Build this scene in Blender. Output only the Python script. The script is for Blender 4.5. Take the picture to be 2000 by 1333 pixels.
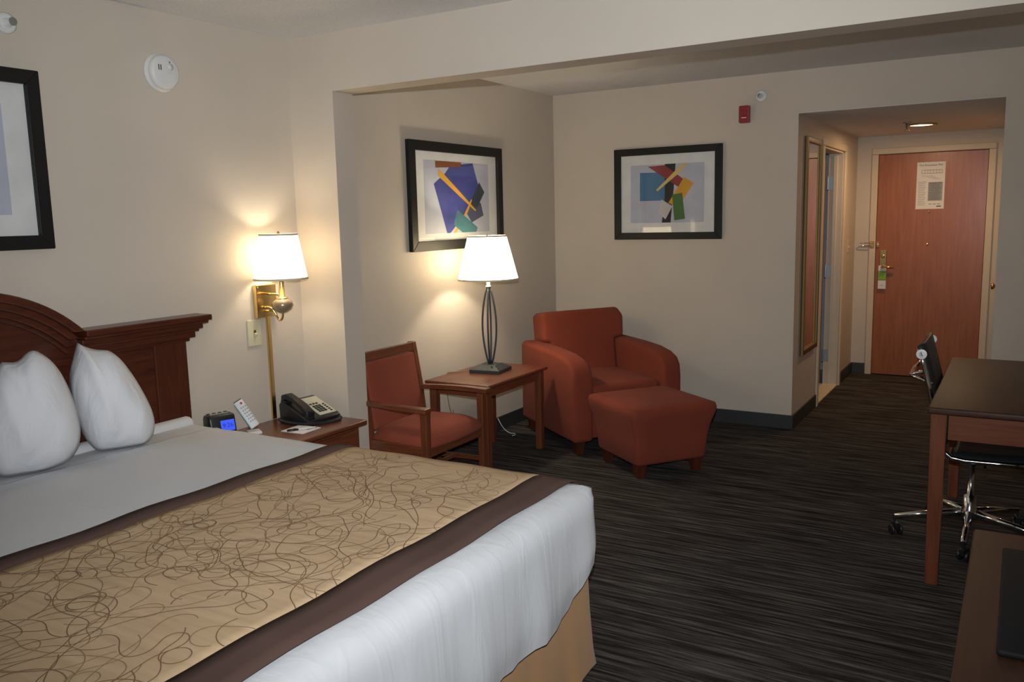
import bpy, bmesh, math, random
from mathutils import Vector, Matrix
random.seed(4)
for o in list(bpy.data.objects): bpy.data.objects.remove(o)
S = bpy.context.scene
COL = S.collection

# ------------------------------------------------------------------ camera
CAM = Vector((3.3406, -2.7217, 1.55))
RV = Vector((0.85894612, 0.51153865, -0.02323286))
UV = Vector((-0.05390127, 0.13544036, 0.98931823))
FV = Vector((-0.50922118, 0.84851878, -0.14390856))
cd = bpy.data.cameras.new('camera'); cam = bpy.data.objects.new('camera', cd); COL.objects.link(cam)
cd.sensor_width = 36; cd.lens = 1660.42 / 2000 * 36; cd.clip_start = .02
m = Matrix((RV, UV, -FV)).transposed().to_4x4(); m.translation = CAM
cam.matrix_world = m
S.camera = cam
# ------------------------------------------------------------------ world, camera flash, exposure
w = bpy.data.worlds.new('world'); S.world = w; w.use_nodes = True
w.node_tree.nodes['Background'].inputs[0].default_value = (.5, .55, .6, 1)
w.node_tree.nodes['Background'].inputs[1].default_value = .05
fl = bpy.data.lights.new('camera_flash', 'SPOT'); flo = bpy.data.objects.new('camera_flash', fl); COL.objects.link(flo)
fl.energy = 325; fl.color = (.93, .97, 1.0); fl.spot_size = math.radians(98); fl.spot_blend = 1.0; fl.shadow_soft_size = .012
m2 = m @ Matrix.Rotation(math.radians(7), 4, 'X'); m2.translation = CAM + Vector((0, 0, .12)); flo.matrix_world = m2
vs = S.view_settings
vs.view_transform = 'Standard'; vs.look = 'None'; vs.exposure = .1; vs.gamma = 1; vs.use_curve_mapping = False

# ------------------------------------------------------------------ materials
MATS = {}
def nodes_of(name):
    m = bpy.data.materials.new(name); m.use_nodes = True
    nt = m.node_tree; b = nt.nodes['Principled BSDF']
    return m, nt, b
def N(nt, t, **kw):
    n = nt.nodes.new(t)
    for k, v in kw.items(): setattr(n, k, v)
    return n
def objcoord(nt, scale=(1, 1, 1), rot=(0, 0, 0)):
    tc = N(nt, 'ShaderNodeTexCoord'); mp = N(nt, 'ShaderNodeMapping')
    nt.links.new(tc.outputs['Object'], mp.inputs[0]); mp.inputs['Scale'].default_value = scale; mp.inputs['Rotation'].default_value = rot
    return mp.outputs[0]
def noise(nt, vec, scale, detail=2, rough=.5, dist=0):
    n = N(nt, 'ShaderNodeTexNoise'); nt.links.new(vec, n.inputs['Vector'])
    n.inputs['Scale'].default_value = scale; n.inputs['Detail'].default_value = detail
    n.inputs['Roughness'].default_value = rough; n.inputs['Distortion'].default_value = dist
    return n.outputs['Fac']
def ramp(nt, fac, stops):
    r = N(nt, 'ShaderNodeValToRGB'); nt.links.new(fac, r.inputs[0])
    e = r.color_ramp.elements
    while len(e) < len(stops): e.new(.5)
    for el, (p, c) in zip(e, stops): el.position = p; el.color = (*c, 1)
    return r.outputs[0]
def bump(nt, b, h, strength=.3, dist=.002):
    n = N(nt, 'ShaderNodeBump'); n.inputs['Strength'].default_value = strength; n.inputs['Distance'].default_value = dist
    nt.links.new(h, n.inputs['Height']); nt.links.new(n.outputs[0], b.inputs['Normal'])
def plain(name, col, rough=.6, metal=0, spec=.5, bumpscale=None, bs=.2, bd=.001, coat=0, var=.06):
    m, nt, b = nodes_of(name)
    v = objcoord(nt)
    f = noise(nt, v, 9 if bumpscale is None else bumpscale * .2, 3)
    c2 = tuple(max(0, x * (1 - var)) for x in col); c3 = tuple(min(1, x * (1 + var)) for x in col)
    nt.links.new(ramp(nt, f, [(.3, c2), (.7, c3)]), b.inputs['Base Color'])
    b.inputs['Roughness'].default_value = rough; b.inputs['Metallic'].default_value = metal
    b.inputs['Specular IOR Level'].default_value = spec; b.inputs['Coat Weight'].default_value = coat
    b.inputs['Coat Roughness'].default_value = .25
    if bumpscale: bump(nt, b, noise(nt, v, bumpscale, 3, .6), bs, bd)
    MATS[name] = m; return m
def wood(name, dark, light, axis='z', rough=.35, coat=.3, spec=.4, gs=1.):
    m, nt, b = nodes_of(name)
    sc = {'x': (2, 28, 28), 'y': (28, 2, 28), 'z': (28, 28, 2)}[axis]
    v = objcoord(nt, tuple(s * gs for s in sc))
    f = noise(nt, v, 2.0, 5, .6, .6)
    nt.links.new(ramp(nt, f, [(.28, dark), (.72, light)]), b.inputs['Base Color'])
    b.inputs['Roughness'].default_value = rough; b.inputs['Coat Weight'].default_value = coat; b.inputs['Coat Roughness'].default_value = .22
    b.inputs['Specular IOR Level'].default_value = spec
    bump(nt, b, f, .08, .0006)
    MATS[name] = m; return m
def fabric(name, col, rough=.95, scale=900, bs=.35, big=3., var=.12, sheen=.2):
    m, nt, b = nodes_of(name)
    v = objcoord(nt)
    f = noise(nt, v, big, 4)
    f2 = noise(nt, v, scale, 2, .7)
    c2 = tuple(x * (1 - var) for x in col); c3 = tuple(min(1, x * (1 + var)) for x in col)
    nt.links.new(ramp(nt, f, [(.25, c2), (.75, c3)]), b.inputs['Base Color'])
    b.inputs['Roughness'].default_value = rough; b.inputs['Sheen Weight'].default_value = sheen
    b.inputs['Specular IOR Level'].default_value = .2
    bump(nt, b, f2, bs, .001)
    MATS[name] = m; return m

# wall paint / paper
def wallmat(name, col):
    m, nt, b = nodes_of(name)
    v = objcoord(nt); f = noise(nt, v, 1.6, 4); f2 = noise(nt, v, 260, 3, .6)
    nt.links.new(ramp(nt, f, [(.3, tuple(x * .96 for x in col)), (.7, tuple(x * 1.03 for x in col))]), b.inputs['Base Color'])
    b.inputs['Roughness'].default_value = .62; b.inputs['Specular IOR Level'].default_value = .3
    bump(nt, b, f2, .25, .0012); MATS[name] = m; return m
wallmat('wall', (.60, .535, .455))
m, nt, b = nodes_of('ceiling'); v = objcoord(nt)
f = noise(nt, v, 150, 4, .75); nt.links.new(ramp(nt, f, [(.3, (.68, .68, .68)), (.65, (.84, .84, .84))]), b.inputs['Base Color'])
b.inputs['Roughness'].default_value = .95; bump(nt, b, f, .9, .006); MATS['ceiling'] = m
# carpet: streaks along x
m, nt, b = nodes_of('carpet')
v1 = objcoord(nt, (2.2, 62, 1)); f1 = noise(nt, v1, 1.0, 5, .62, .35)
v2 = objcoord(nt, (7, 190, 1)); f2 = noise(nt, v2, 1.0, 3, .6)
mx = N(nt, 'ShaderNodeMath', operation='MULTIPLY_ADD'); nt.links.new(f2, mx.inputs[0]); mx.inputs[1].default_value = .45; nt.links.new(f1, mx.inputs[2])
nt.links.new(ramp(nt, mx.outputs[0], [(.50, (.016, .013, .0125)), (.66, (.036, .030, .028)), (.78, (.085, .076, .070)), (.92, (.17, .155, .14))]), b.inputs['Base Color'])
b.inputs['Roughness'].default_value = 1; b.inputs['Specular IOR Level'].default_value = .05
bump(nt, b, noise(nt, objcoord(nt), 420, 3, .7), .7, .004); MATS['carpet'] = m
plain('baseboard', (.035, .036, .036), .5, bumpscale=40, bs=.05)
m, nt, b = nodes_of('duvet'); v = objcoord(nt)
b.inputs['Base Color'].default_value = (.66, .67, .69, 1); b.inputs['Roughness'].default_value = .9; b.inputs['Specular IOR Level'].default_value = .2
f = noise(nt, objcoord(nt, (2, 4.2, .8), (.1, .25, 0)), 2.0, 3, .5, .8); r1 = ramp(nt, f, [(.40, (0, 0, 0)), (.50, (1, 1, 1)), (.60, (.1, .1, .1))])
mlt = N(nt, 'ShaderNodeMath', operation='MULTIPLY_ADD'); nt.links.new(noise(nt, v, 1000, 2, .7), mlt.inputs[0]); mlt.inputs[1].default_value = .08; nt.links.new(r1, mlt.inputs[2])
bump(nt, b, mlt.outputs[0], .16, .004); MATS['duvet'] = m
wood('cherry', (.105, .028, .012), (.20, .062, .026), 'z', .34, .35)
wood('cherry_y', (.105, .028, .012), (.20, .062, .026), 'y', .34, .35)
wood('cherry_x', (.105, .028, .012), (.20, .062, .026), 'x', .34, .35)
wood('mahogany_z', (.048, .012, .006), (.105, .027, .012), 'z', .35, .3)
wood('mahogany_y', (.048, .012, .006), (.105, .027, .012), 'y', .35, .3)
wood('door_wood', (.27, .082, .028), (.37, .125, .045), 'z', .36, .25, gs=.7)
wood('desk_wood', (.036, .014, .008), (.062, .025, .015), 'y', .5, 0, .3)
fabric('rust', (.215, .045, .024), scale=700, bs=.5, var=.12, sheen=.03)
fabric('chair_rust', (.26, .062, .036), scale=900, bs=.4, sheen=.03)
fabric('sheet', (.66, .67, .69), scale=1200, bs=.1, var=.02, sheen=.05)
fabric('pillow_white', (.74, .75, .78), scale=1200, bs=.1, var=.02, sheen=.1)
m, nt, b = nodes_of('pillow_white'); v = objcoord(nt)
b.inputs['Base Color'].default_value = (.74, .75, .78, 1); b.inputs['Roughness'].default_value = .9; b.inputs['Specular IOR Level'].default_value = .2
f = noise(nt, objcoord(nt, (4, 4, 1.6), (.2, .3, .4)), 2.4, 3, .5, 1.0)
bump(nt, b, f, .55, .022); MATS['pillow_white'] = m
fabric('skirt_tan', (.50, .27, .11), scale=600, bs=.3, var=.08)
fabric('border_brown', (.10, .058, .048), scale=500, bs=.5, var=.1, sheen=0)
# runner field with looping brown scribbles
m, nt, b = nodes_of('scribble'); v = objcoord(nt)
base = ramp(nt, noise(nt, objcoord(nt, (3, 30, 3)), 1.4, 4), [(.3, (.51, .355, .21)), (.7, (.61, .435, .268))])
last = base
nt.links.new(last, b.inputs['Base Color']); b.inputs['Roughness'].default_value = .85; b.inputs['Specular IOR Level'].default_value = .25
bump(nt, b, noise(nt, v, 900, 2, .7), .25, .001); MATS['scribble'] = m
plain('thread_dark', (.21, .12, .058), .8); plain('thread_pale', (.30, .19, .095), .8)
plain('frame_black', (.010, .0095, .0095), .5, spec=.3, bumpscale=60, bs=.03)
plain('mat_white', (.70, .71, .70), .8)
plain('print_grey', (.46, .49, .58), .7)
plain('brass', (.74, .55, .25), .22, 1, var=.03)
plain('brass_dark', (.42, .31, .16), .35, 1, var=.03)
plain('taupe_gloss', (.33, .25, .15), .25, .35, coat=.5)
plain('gilt', (.28, .17, .05), .5, .4, bumpscale=200, bs=.2)
plain('gilt_dark', (.10, .055, .02), .4, .3)
plain('chrome', (.75, .76, .78), .12, 1, var=.01)
plain('steel', (.42, .45, .48), .38, 1, var=.03)
plain('iron', (.052, .064, .068), .5, .4, bumpscale=150, bs=.1)
plain('black_plastic', (.012, .012, .013), .4, coat=.1)
plain('black_leather', (.016, .018, .02), .5, bumpscale=300, bs=.25)
plain('white_plastic', (.72, .72, .71), .45, var=.02)
plain('ivory_plastic', (.62, .58, .40), .4, var=.02)
plain('casing', (.62, .53, .41), .5, var=.03)
plain('red_plastic', (.30, .022, .028), .4, var=.03)
plain('paper', (.74, .74, .74), .9, var=.02)
plain('ink', (.05, .05, .06), .9)
plain('ink_grey', (.33, .36, .38), .9)
plain('tag_green', (.20, .42, .05), .7)
plain('teal_plastic', (.22, .52, .58), .5, var=.03)
plain('button_red', (.45, .02, .04), .5)
plain('cream_plate', (.66, .63, .50), .5, var=.02)
plain('grey_tile', (.42, .47, .52), .4)
plain('threshold', (.70, .58, .36), .4)
plain('cord_tan', (.30, .17, .05), .5)
for nm, c in dict(art_blue=(.045, .055, .25), art_blue2=(.055, .07, .30), art_rust=(.24, .075, .03), art_yellow=(.66, .36, .035), art_slate=(.035, .045, .06),
                  art_slate2=(.06, .07, .14), art_teal=(.06, .19, .23), art_cyan=(.055, .17, .32), art_red=(.27, .035, .035), art_black=(.018, .018, .02),
                  art_gold=(.62, .32, .02), art_green=(.05, .16, .035), art_white=(.55, .53, .52), art_pale=(.66, .52, .16)).items(): plain(nm, c, .7)
# mirror, glass, shades, emitters
m, nt, b = nodes_of('mirror'); b.inputs['Metallic'].default_value = 1; b.inputs['Roughness'].default_value = .02; b.inputs['Base Color'].default_value = (.85, .86, .86, 1); MATS['mirror'] = m
m, nt, b = nodes_of('pane'); nt.nodes.remove(b); out = nt.nodes['Material Output']
tr = N(nt, 'ShaderNodeBsdfTransparent'); gl = N(nt, 'ShaderNodeBsdfGlossy'); gl.inputs['Roughness'].default_value = .03
lw = N(nt, 'ShaderNodeLayerWeight'); lw.inputs[0].default_value = .5
pw = N(nt, 'ShaderNodeMath', operation='POWER'); nt.links.new(lw.outputs['Facing'], pw.inputs[0]); pw.inputs[1].default_value = 5
fz = N(nt, 'ShaderNodeMath', operation='MULTIPLY_ADD'); nt.links.new(pw.outputs[0], fz.inputs[0]); fz.inputs[1].default_value = .9; fz.inputs[2].default_value = .05
mxs = N(nt, 'ShaderNodeMixShader')
nt.links.new(fz.outputs[0], mxs.inputs[0]); nt.links.new(tr.outputs[0], mxs.inputs[1]); nt.links.new(gl.outputs[0], mxs.inputs[2]); nt.links.new(mxs.outputs[0], out.inputs[0]); MATS['pane'] = m
def shade_mat(name, em, fac=.72):
    m, nt, b = nodes_of(name); nt.nodes.remove(b); out = nt.nodes['Material Output']
    d = N(nt, 'ShaderNodeBsdfDiffuse'); t = N(nt, 'ShaderNodeBsdfTranslucent'); d.inputs[0].default_value = (.86, .82, .72, 1); t.inputs[0].default_value = (.9, .82, .66, 1)
    mi = N(nt, 'ShaderNodeMixShader'); mi.inputs[0].default_value = fac
    nt.links.new(d.outputs[0], mi.inputs[1]); nt.links.new(t.outputs[0], mi.inputs[2])
    e = N(nt, 'ShaderNodeEmission'); e.inputs[0].default_value = (1, .86, .62, 1); e.inputs[1].default_value = em
    ad = N(nt, 'ShaderNodeAddShader'); nt.links.new(mi.outputs[0], ad.inputs[0]); nt.links.new(e.outputs[0], ad.inputs[1]); nt.links.new(ad.outputs[0], out.inputs[0]); MATS[name] = m
shade_mat('lamp_shade', 2.6); shade_mat('sconce_shade', .7, .6)
plain('shade_trim', (.62, .55, .42), .8)
def emit(name, col, st):
    m, nt, b = nodes_of(name); b.inputs['Emission Color'].default_value = (*col, 1); b.inputs['Emission Strength'].default_value = st; b.inputs['Base Color'].default_value = (*col, 1); MATS[name] = m
m, nt, b = nodes_of('bulb'); nt.nodes.remove(b)
e = N(nt, 'ShaderNodeEmission'); e.inputs[0].default_value = (1, .86, .62, 1); e.inputs[1].default_value = 4
t = N(nt, 'ShaderNodeBsdfTransparent'); ad = N(nt, 'ShaderNodeAddShader'); nt.links.new(t.outputs[0], ad.inputs[0]); nt.links.new(e.outputs[0], ad.inputs[1]); nt.links.new(ad.outputs[0], nt.nodes['Material Output'].inputs[0]); MATS['bulb'] = m
emit('downlight_lens', (1, .78, .45), 5); emit('clock_screen', (.03, .07, .62), 1.0); emit('clock_digit', (.012, .03, .25), .3)

# ------------------------------------------------------------------ mesh helpers
class MB:
    def __init__(s): s.v = []; s.f = []; s.mi = []
    def add(s, vs, fs, mi=0, M=None):
        n = len(s.v)
        s.v += [tuple(M @ Vector(q)) if M else tuple(q) for q in vs]
        s.f += [tuple(i + n for i in q) for q in fs]; s.mi += [mi] * len(fs); return s
    def box(s, x0, x1, y0, y1, z0, z1, mi=0, M=None, taper=None):
        vs = [(x, y, z) for z in (z0, z1) for y in (y0, y1) for x in (x0, x1)]
        if taper:  # shrink bottom about centre
            cx, cy = (x0 + x1) / 2, (y0 + y1) / 2
            vs = [(cx + (x - cx) * taper, cy + (y - cy) * taper, z) if z == z0 else (x, y, z) for x, y, z in vs]
        return s.add(vs, [(0, 2, 3, 1), (4, 5, 7, 6), (0, 1, 5, 4), (1, 3, 7, 5), (3, 2, 6, 7), (2, 0, 4, 6)], mi, M)
    def prism(s, pts, a0, a1, axis='y', mi=0, M=None):
        # pts: 2D outline; axis: extrusion axis. x: (y,z)  y: (x,z)  z: (x,y)
        mk = {'x': lambda p, a: (a, p[0], p[1]), 'y': lambda p, a: (p[0], a, p[1]), 'z': lambda p, a: (p[0], p[1], a)}[axis]
        n = len(pts); vs = [mk(p, a0) for p in pts] + [mk(p, a1) for p in pts]
        fs = [tuple(range(n))[::-1], tuple(range(n, 2 * n))] + [(i, (i + 1) % n, n + (i + 1) % n, n + i) for i in range(n)]
        return s.add(vs, fs, mi, M)
    def lathe(s, prof, seg=32, c=(0, 0, 0), mi=0, M=None, cap=True):
        vs = []; fs = []; n = len(prof)
        for i in range(seg):
            a = 2 * math.pi * i / seg
            vs += [(c[0] + r * math.cos(a), c[1] + r * math.sin(a), c[2] + z) for r, z in prof]
        for i in range(seg):
            j = (i + 1) % seg
            fs += [(i * n + k, j * n + k, j * n + k + 1, i * n + k + 1) for k in range(n - 1)]
        if cap:
            if prof[0][0] > 1e-5: fs.append(tuple(i * n for i in range(seg))[::-1])
            if prof[-1][0] > 1e-5: fs.append(tuple(i * n + n - 1 for i in range(seg)))
        return s.add(vs, fs, mi, M)
    def tube(s, pts, r, seg=10, mi=0, M=None, closed=False):
        pts = [Vector(p) for p in pts]; n = len(pts); vs = []; fs = []
        rr = r if isinstance(r, (list, tuple)) else [r] * n
        up = None
        for i, p in enumerate(pts):
            t = (pts[min(i + 1, n - 1)] - pts[max(i - 1, 0)]).normalized()
            if up is None: up = Vector((0, 0, 1)) if abs(t.z) < .9 else Vector((1, 0, 0))
            side = t.cross(up).normalized(); up = side.cross(t).normalized()
            vs += [tuple(p + (side * math.cos(2 * math.pi * k / seg) + up * math.sin(2 * math.pi * k / seg)) * rr[i]) for k in range(seg)]
        for i in range(n - 1):
            fs += [(i * seg + k, i * seg + (k + 1) % seg, (i + 1) * seg + (k + 1) % seg, (i + 1) * seg + k) for k in range(seg)]
        fs += [tuple(range(seg))[::-1], tuple((n - 1) * seg + k for k in range(seg))]
        return s.add(vs, fs, mi, M)
    def build(s, name, mats, parent=None, loc=(0, 0, 0), rz=0, bevel=0, seg=2, smooth=False, subsurf=0, M=None):
        me = bpy.data.meshes.new(name); me.from_pydata(s.v, [], s.f)
        if isinstance(mats, str): mats = [mats]
        for k in mats: me.materials.append(MATS[k])
        me.polygons.foreach_set('material_index', s.mi)
        bm = bmesh.new(); bm.from_mesh(me); bmesh.ops.recalc_face_normals(bm, faces=bm.faces); bm.to_mesh(me); bm.free()
        if smooth: me.polygons.foreach_set('use_smooth', [True] * len(me.polygons))
        o = bpy.data.objects.new(name, me); COL.objects.link(o)
        if M is not None: o.matrix_basis = M
        else: o.location = loc; o.rotation_euler = (0, 0, rz)
        o.parent = parent
        if bevel:
            bv = o.modifiers.new('bevel', 'BEVEL'); bv.width = bevel; bv.segments = seg; bv.limit_method = 'ANGLE'; bv.angle_limit = math.radians(35)
            if smooth or seg > 2:
                me.polygons.foreach_set('use_smooth', [True] * len(me.polygons)); bv.harden_normals = False
        if subsurf:
            ss = o.modifiers.new('sub', 'SUBSURF'); ss.levels = subsurf; ss.render_levels = subsurf
        return o
def tag(o, label=None, cat=None, group=None, kind=None):
    if label: o['label'] = label
    if cat: o['category'] = cat
    if group: o['group'] = group
    if kind: o['kind'] = kind
    return o
def thing(name, label, cat, loc=(0, 0, 0), rz=0, group=None):
    o = bpy.data.objects.new(name, None); COL.objects.link(o); o.empty_display_size = .1
    o.location = loc; o.rotation_euler = (0, 0, rz); return tag(o, label, cat, group)
def struct(o): o['kind'] = 'structure'; return o
def bez(p0, p1, p2, p3, n=12):
    p0, p1, p2, p3 = map(Vector, (p0, p1, p2, p3))
    return [p0 * (1 - t) ** 3 + p1 * 3 * t * (1 - t) ** 2 + p2 * 3 * t * t * (1 - t) + p3 * t ** 3 for t in [i / n for i in range(n + 1)]]

# ------------------------------------------------------------------ room shell
H = 2.49; YB, YB2, XW, H1 = .6355, .787, .30, 2.2047
YF, XO1, XO2, HO, YD, XA = 3.385, 1.99, 3.21, 2.2044, 5.823, .104
XR, YK = 3.72, -4.3
struct(MB().box(-.3, XR + .2, YK - .2, YD + .3, -.1, 0).build('floor', 'carpet'))
struct(MB().box(-.1, XR + .1, YK - .1, YF + .1, H, H + .1).build('ceiling', 'ceiling'))
struct(MB().box(XO1 - .1, XO2 + .1, YF + .1, YD + .1, HO, HO + .1).box(XO1, XO2, YF + .0005, YF + .1, HO, HO + .004).build('ceiling_foyer', 'ceiling'))
struct(MB().box(-.1, 0, YK - .1, YB2 - .05, 0, H).build('wall_left', 'wall'))
struct(MB().box(-.05, XA, YB2 - .05, YF + .1, 0, H).build('wall_alcove_left', 'wall'))
struct(MB().box(0, XW, YB, YB2, 0, H1).build('wall_partition', 'wall'))
struct(MB().box(0, XR, YB, YB2, H1, H).build('wall_header', 'wall'))
struct(MB().box(XA, XO1, YF, YF + .1, 0, H).box(XO2, XR + .1, YF, YF + .1, 0, H).box(XO1, XO2, YF, YF + .1, HO + .004, H).build('wall_far', 'wall'))
struct(MB().box(XR, XR + .1, YK - .1, YF + .1, 0, H).build('wall_right', 'wall'))
struct(MB().box(-.1, XR + .1, YK - .1, YK, 0, H).build('wall_back', 'wall'))
BY0, BY1, BZ = 4.24, 5.13, 2.04      # bathroom opening
struct(MB().box(XO1 - .12, XO1, YF + .1, BY0, 0, HO).box(XO1 - .12, XO1, BY1, YD + .1, 0, HO).box(XO1 - .12, XO1, BY0, BY1, BZ, HO).build('wall_foyer_left', 'wall'))
struct(MB().box(XO2, XO2 + .1, YF + .1, 4.5, 0, HO).box(XO2, XO2 + .1, 5.32, YD + .1, 0, HO).box(XO2, XO2 + .1, 4.5, 5.32, 2.04, HO).build('wall_foyer_right', 'wall'))
struct(MB().box(XO1 - .1, 2.172, YD, YD + .1, 0, HO).box(3.058, XO2 + .1, YD, YD + .1, 0, HO).box(2.172, 3.058, YD, YD + .1, 2.04, HO).build('wall_entry', 'wall'))
# bathroom behind the opening
struct(MB().box(.5, .6, YF + .1, YD + .1, 0, HO).box(.6, XO1 - .12, YD, YD + .1, 0, HO).box(.6, XO1 - .12, YF + .1, YF + .2, 0, HO).build('wall_bathroom', 'grey_tile'))
struct(MB().box(.5, XO1, YF + .1, YD + .1, HO, HO + .1).build('ceiling_bathroom', 'ceiling'))
struct(MB().box(.6, XO1 - .0, YF + .2, YD, 0, .012).build('floor_bathroom', 'grey_tile'))
# baseboards
bh, bt = .103, .012
def bb(name, *bx): struct(MB().box(*bx).build(name, 'baseboard', bevel=.004))
bb('baseboard_far', XA, XO1 + bt, YF - bt, YF, 0, bh)
bb('baseboard_far_right', XO2 - bt, XR, YF - bt, YF, 0, bh)
bb('baseboard_alcove_left', XA, XA + bt, YB2, YF - bt, 0, bh)
bb('baseboard_foyer_left', XO1, XO1 + bt, YF, BY0 - .055, 0, bh)
bb('baseboard_foyer_corner', XO1, XO1 + bt, BY1 + .06, YD, 0, bh)
bb('baseboard_entry', XO1 + bt, 2.115, YD - bt, YD, 0, bh)
bb('baseboard_left', 0, bt, YK, YB, 0, bh)
bb('baseboard_partition', bt, XW + bt, YB - bt, YB, 0, bh)
bb('baseboard_right', XR - bt, XR, YK, YF - bt, 0, bh)

# ------------------------------------------------------------------ entry door
d = struct(MB().box(2.176, 3.054, YD - .005, YD + .04, .008, 2.036).build('door_1', 'door_wood', bevel=.003))
d['label'] = 'reddish wooden hotel room entry door with evacuation notice'
DM = Matrix.Translation((0, YD - .005, 0))
def dpart(name, mb, mats, **k): o = mb.build(name, mats, d, **k); return o
lp = dpart('lock_plate', MB().box(2.215, 2.275, YD - .025, YD - .005, .90, 1.175), 'brass', bevel=.006)
MB().tube([(2.245, YD - .025, 1.02), (2.245, YD - .065, 1.02)], .013).tube([(2.245, YD - .062, 1.02), (2.29, YD - .064, 1.018), (2.345, YD - .060, 1.015)], [.012, .011, .010]).build('lever', 'brass', lp, smooth=True)
MB().lathe([(0, 0), (.016, 0), (.016, .008), (.008, .012), (0, .012)], 20, M=Matrix.Translation((2.245, YD - .025, 1.115)) @ Matrix.Rotation(math.pi / 2, 4, 'X')).build('thumb_turn', 'brass_dark', lp)
for z in (1.74, 1.475): pass
for x, z in ((2.607, 1.515), (2.605, 1.222)):
    MB().lathe([(0, 0), (.010, 0), (.010, .004), (.004, .007), (0, .007)], 16, M=Matrix.Translation((x, YD - .005, z)) @ Matrix.Rotation(math.pi / 2, 4, 'X')).build('peephole', 'brass', d)
# swing bar latch: plate on door and bar on the jamb
MB().box(2.182, 2.205, YD - .02, YD - .005, 1.20, 1.25).tube([(2.193, YD - .02, 1.225), (2.193, YD - .045, 1.225)], .006).build('latch_stud', 'brass', d, bevel=.002)
for z in (1.80, 1.02, .25):
    MB().tube([(3.058, YD - .012, z - .055), (3.058, YD - .012, z + .055)], .008, 10).build('hinge', 'brass', d)
MB().box(2.2, 3.03, YD - .010, YD - .004, .01, .10).build('kick_edge', 'door_wood', d)
# casing
c = struct(MB().box(2.118, 2.174, YD - .022, YD, 0, 2.04).box(3.056, 3.112, YD - .022, YD, 0, 2.04).box(2.118, 3.112, YD - .022, YD, 2.0405, 2.095).build('trim_1', 'casing', bevel=.006))
sw = thing('swing_bar_latch', 'small brass swing bar door guard fixed to the left side of the entry door casing', 'door latch', (2.145, YD - .022, 1.225))
MB().box(-.02, .02, -.012, 0, -.03, .03).build('mount_plate', 'brass', sw, bevel=.003)
MB().tube([(0, -.015, .014), (-.10, -.016, .012), (-.115, -.016, 0), (-.10, -.016, -.012), (0, -.015, -.014)], .005).build('bar', 'chrome', sw, smooth=True)
# evacuation notice
pn = thing('evacuation_notice', 'white printed fire evacuation plan notice taped high on the entry door', 'notice', (2.61, YD - .006, 1.745))
MB().box(-.114, .114, -.002, 0, -.207, .207).build('sheet', 'paper', pn)
pr = MB(); Y = -.0026
def q(x0, x1, z0, z1, mi): pr.add([(x0, Y, z0), (x1, Y, z0), (x1, Y, z1), (x0, Y, z1)], [(0, 1, 2, 3)], mi)
for k in range(2): q(-.075, .09, .135 - k * .028, .1375 - k * .028, 0)
for k in range(8): q(-.075 + k * .0235, -.073 + k * .0235, .108, .136, 0)
for k in range(4): q(-.075 + .03 * k, .02 + .02 * k, .085 - .010 * k, .088 - .010 * k, 1)
for k in range(14): q(-.10, -.035 - (k % 3) * .006, .03 - k * .0155, .035 - k * .0155, 1)
q(-.018, .098, -.135, .03, 1)
for k in range(15): q(-.012, .092 - (k % 4) * .006, .022 - k * .0105, .0245 - k * .0105, 0)
for k in range(3): q(-.01 + .035 * k, .015 + .035 * k, -.165, -.161, 0)
q(.055, .092, -.188, -.18, 0)
pr.build('printed_lines', ['ink', 'ink_grey'], pn)
def text(body, size, M, mat, parent, name='lettering'):
    cu = bpy.data.curves.new(name, 'FONT'); cu.body = body; cu.size = size; cu.align_x = 'CENTER'; cu.align_y = 'CENTER'
    to = bpy.data.objects.new('tmp', cu); COL.objects.link(to)
    bpy.context.view_layer.update()
    me = bpy.data.meshes.new_from_object(to.evaluated_get(bpy.context.evaluated_depsgraph_get())); bpy.data.objects.remove(to)
    me.materials.clear(); me.materials.append(MATS[mat]); me.name = name
    o = bpy.data.objects.new(name, me); COL.objects.link(o); o.parent = parent; o.matrix_basis = M; return o
text('Fire Evacuation Plan', .0235, Matrix.Translation((0, -.003, .180)) @ Matrix.Rotation(math.pi / 2, 4, 'X'), 'ink', pn)
# door hanger
hg = thing('door_hanger', 'white and green card hanger hooked over the entry door lever', 'door hanger', (2.243, YD - .034, .93))
MB().box(-.034, .034, -.0015, .0015, -.115, .10).build('card', 'white_plastic', hg)
MB().box(-.034, .034, -.0022, -.0016, -.03, .05).build('green_band', 'tag_green', hg)
MB().box(-.034, .034, -.0024, -.0017, -.036, -.03).box(-.026, .02, -.0026, -.0017, .028, .032).box(-.026, .024, -.0026, -.0017, .016, .02).box(-.026, .012, -.0026, -.0017, .004, .008).build('green_lettering', 'art_green', hg)
MB().tube([(-.014, -.002, -.088), (0, -.002, -.078), (.014, -.002, -.088)], .002, 6).build('printed_arc', 'ink_grey', hg)

# bathroom door: casing, jamb, threshold, slab swung into the bathroom, hinges
struct(MB().box(XO1, XO1 + .018, BY0 - .055, BY0, 0, BZ).box(XO1, XO1 + .018, BY1, BY1 + .06, 0, BZ).box(XO1, XO1 + .018, BY0 - .055, BY1 + .06, BZ + .0005, BZ + .055).build('trim_2', 'casing', bevel=.005))
struct(MB().box(XO1 - .12, XO1, BY1 - .02, BY1, 0, BZ).box(XO1 - .12, XO1, BY0, BY0 + .012, 0, BZ).box(XO1 - .12, XO1, BY0, BY1, BZ - .015, BZ).box(XO1 - .075, XO1 - .045, BY1 - .032, BY1 - .02, 0, BZ).build('trim_3', 'casing', bevel=.002))
struct(MB().box(XO1 - .12, XO1 + .004, BY0, BY1, 0, .014).build('trim_4', 'threshold', bevel=.003))
d2 = struct(MB().box(-.80, -.006, -.02, .02, .015, 2.02).build('door_2', 'door_wood', loc=(XO1 - .135, BY1 - .055, 0), rz=math.radians(-4), bevel=.002))
d2['label'] = 'wooden bathroom door standing open inside the bathroom'
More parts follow.
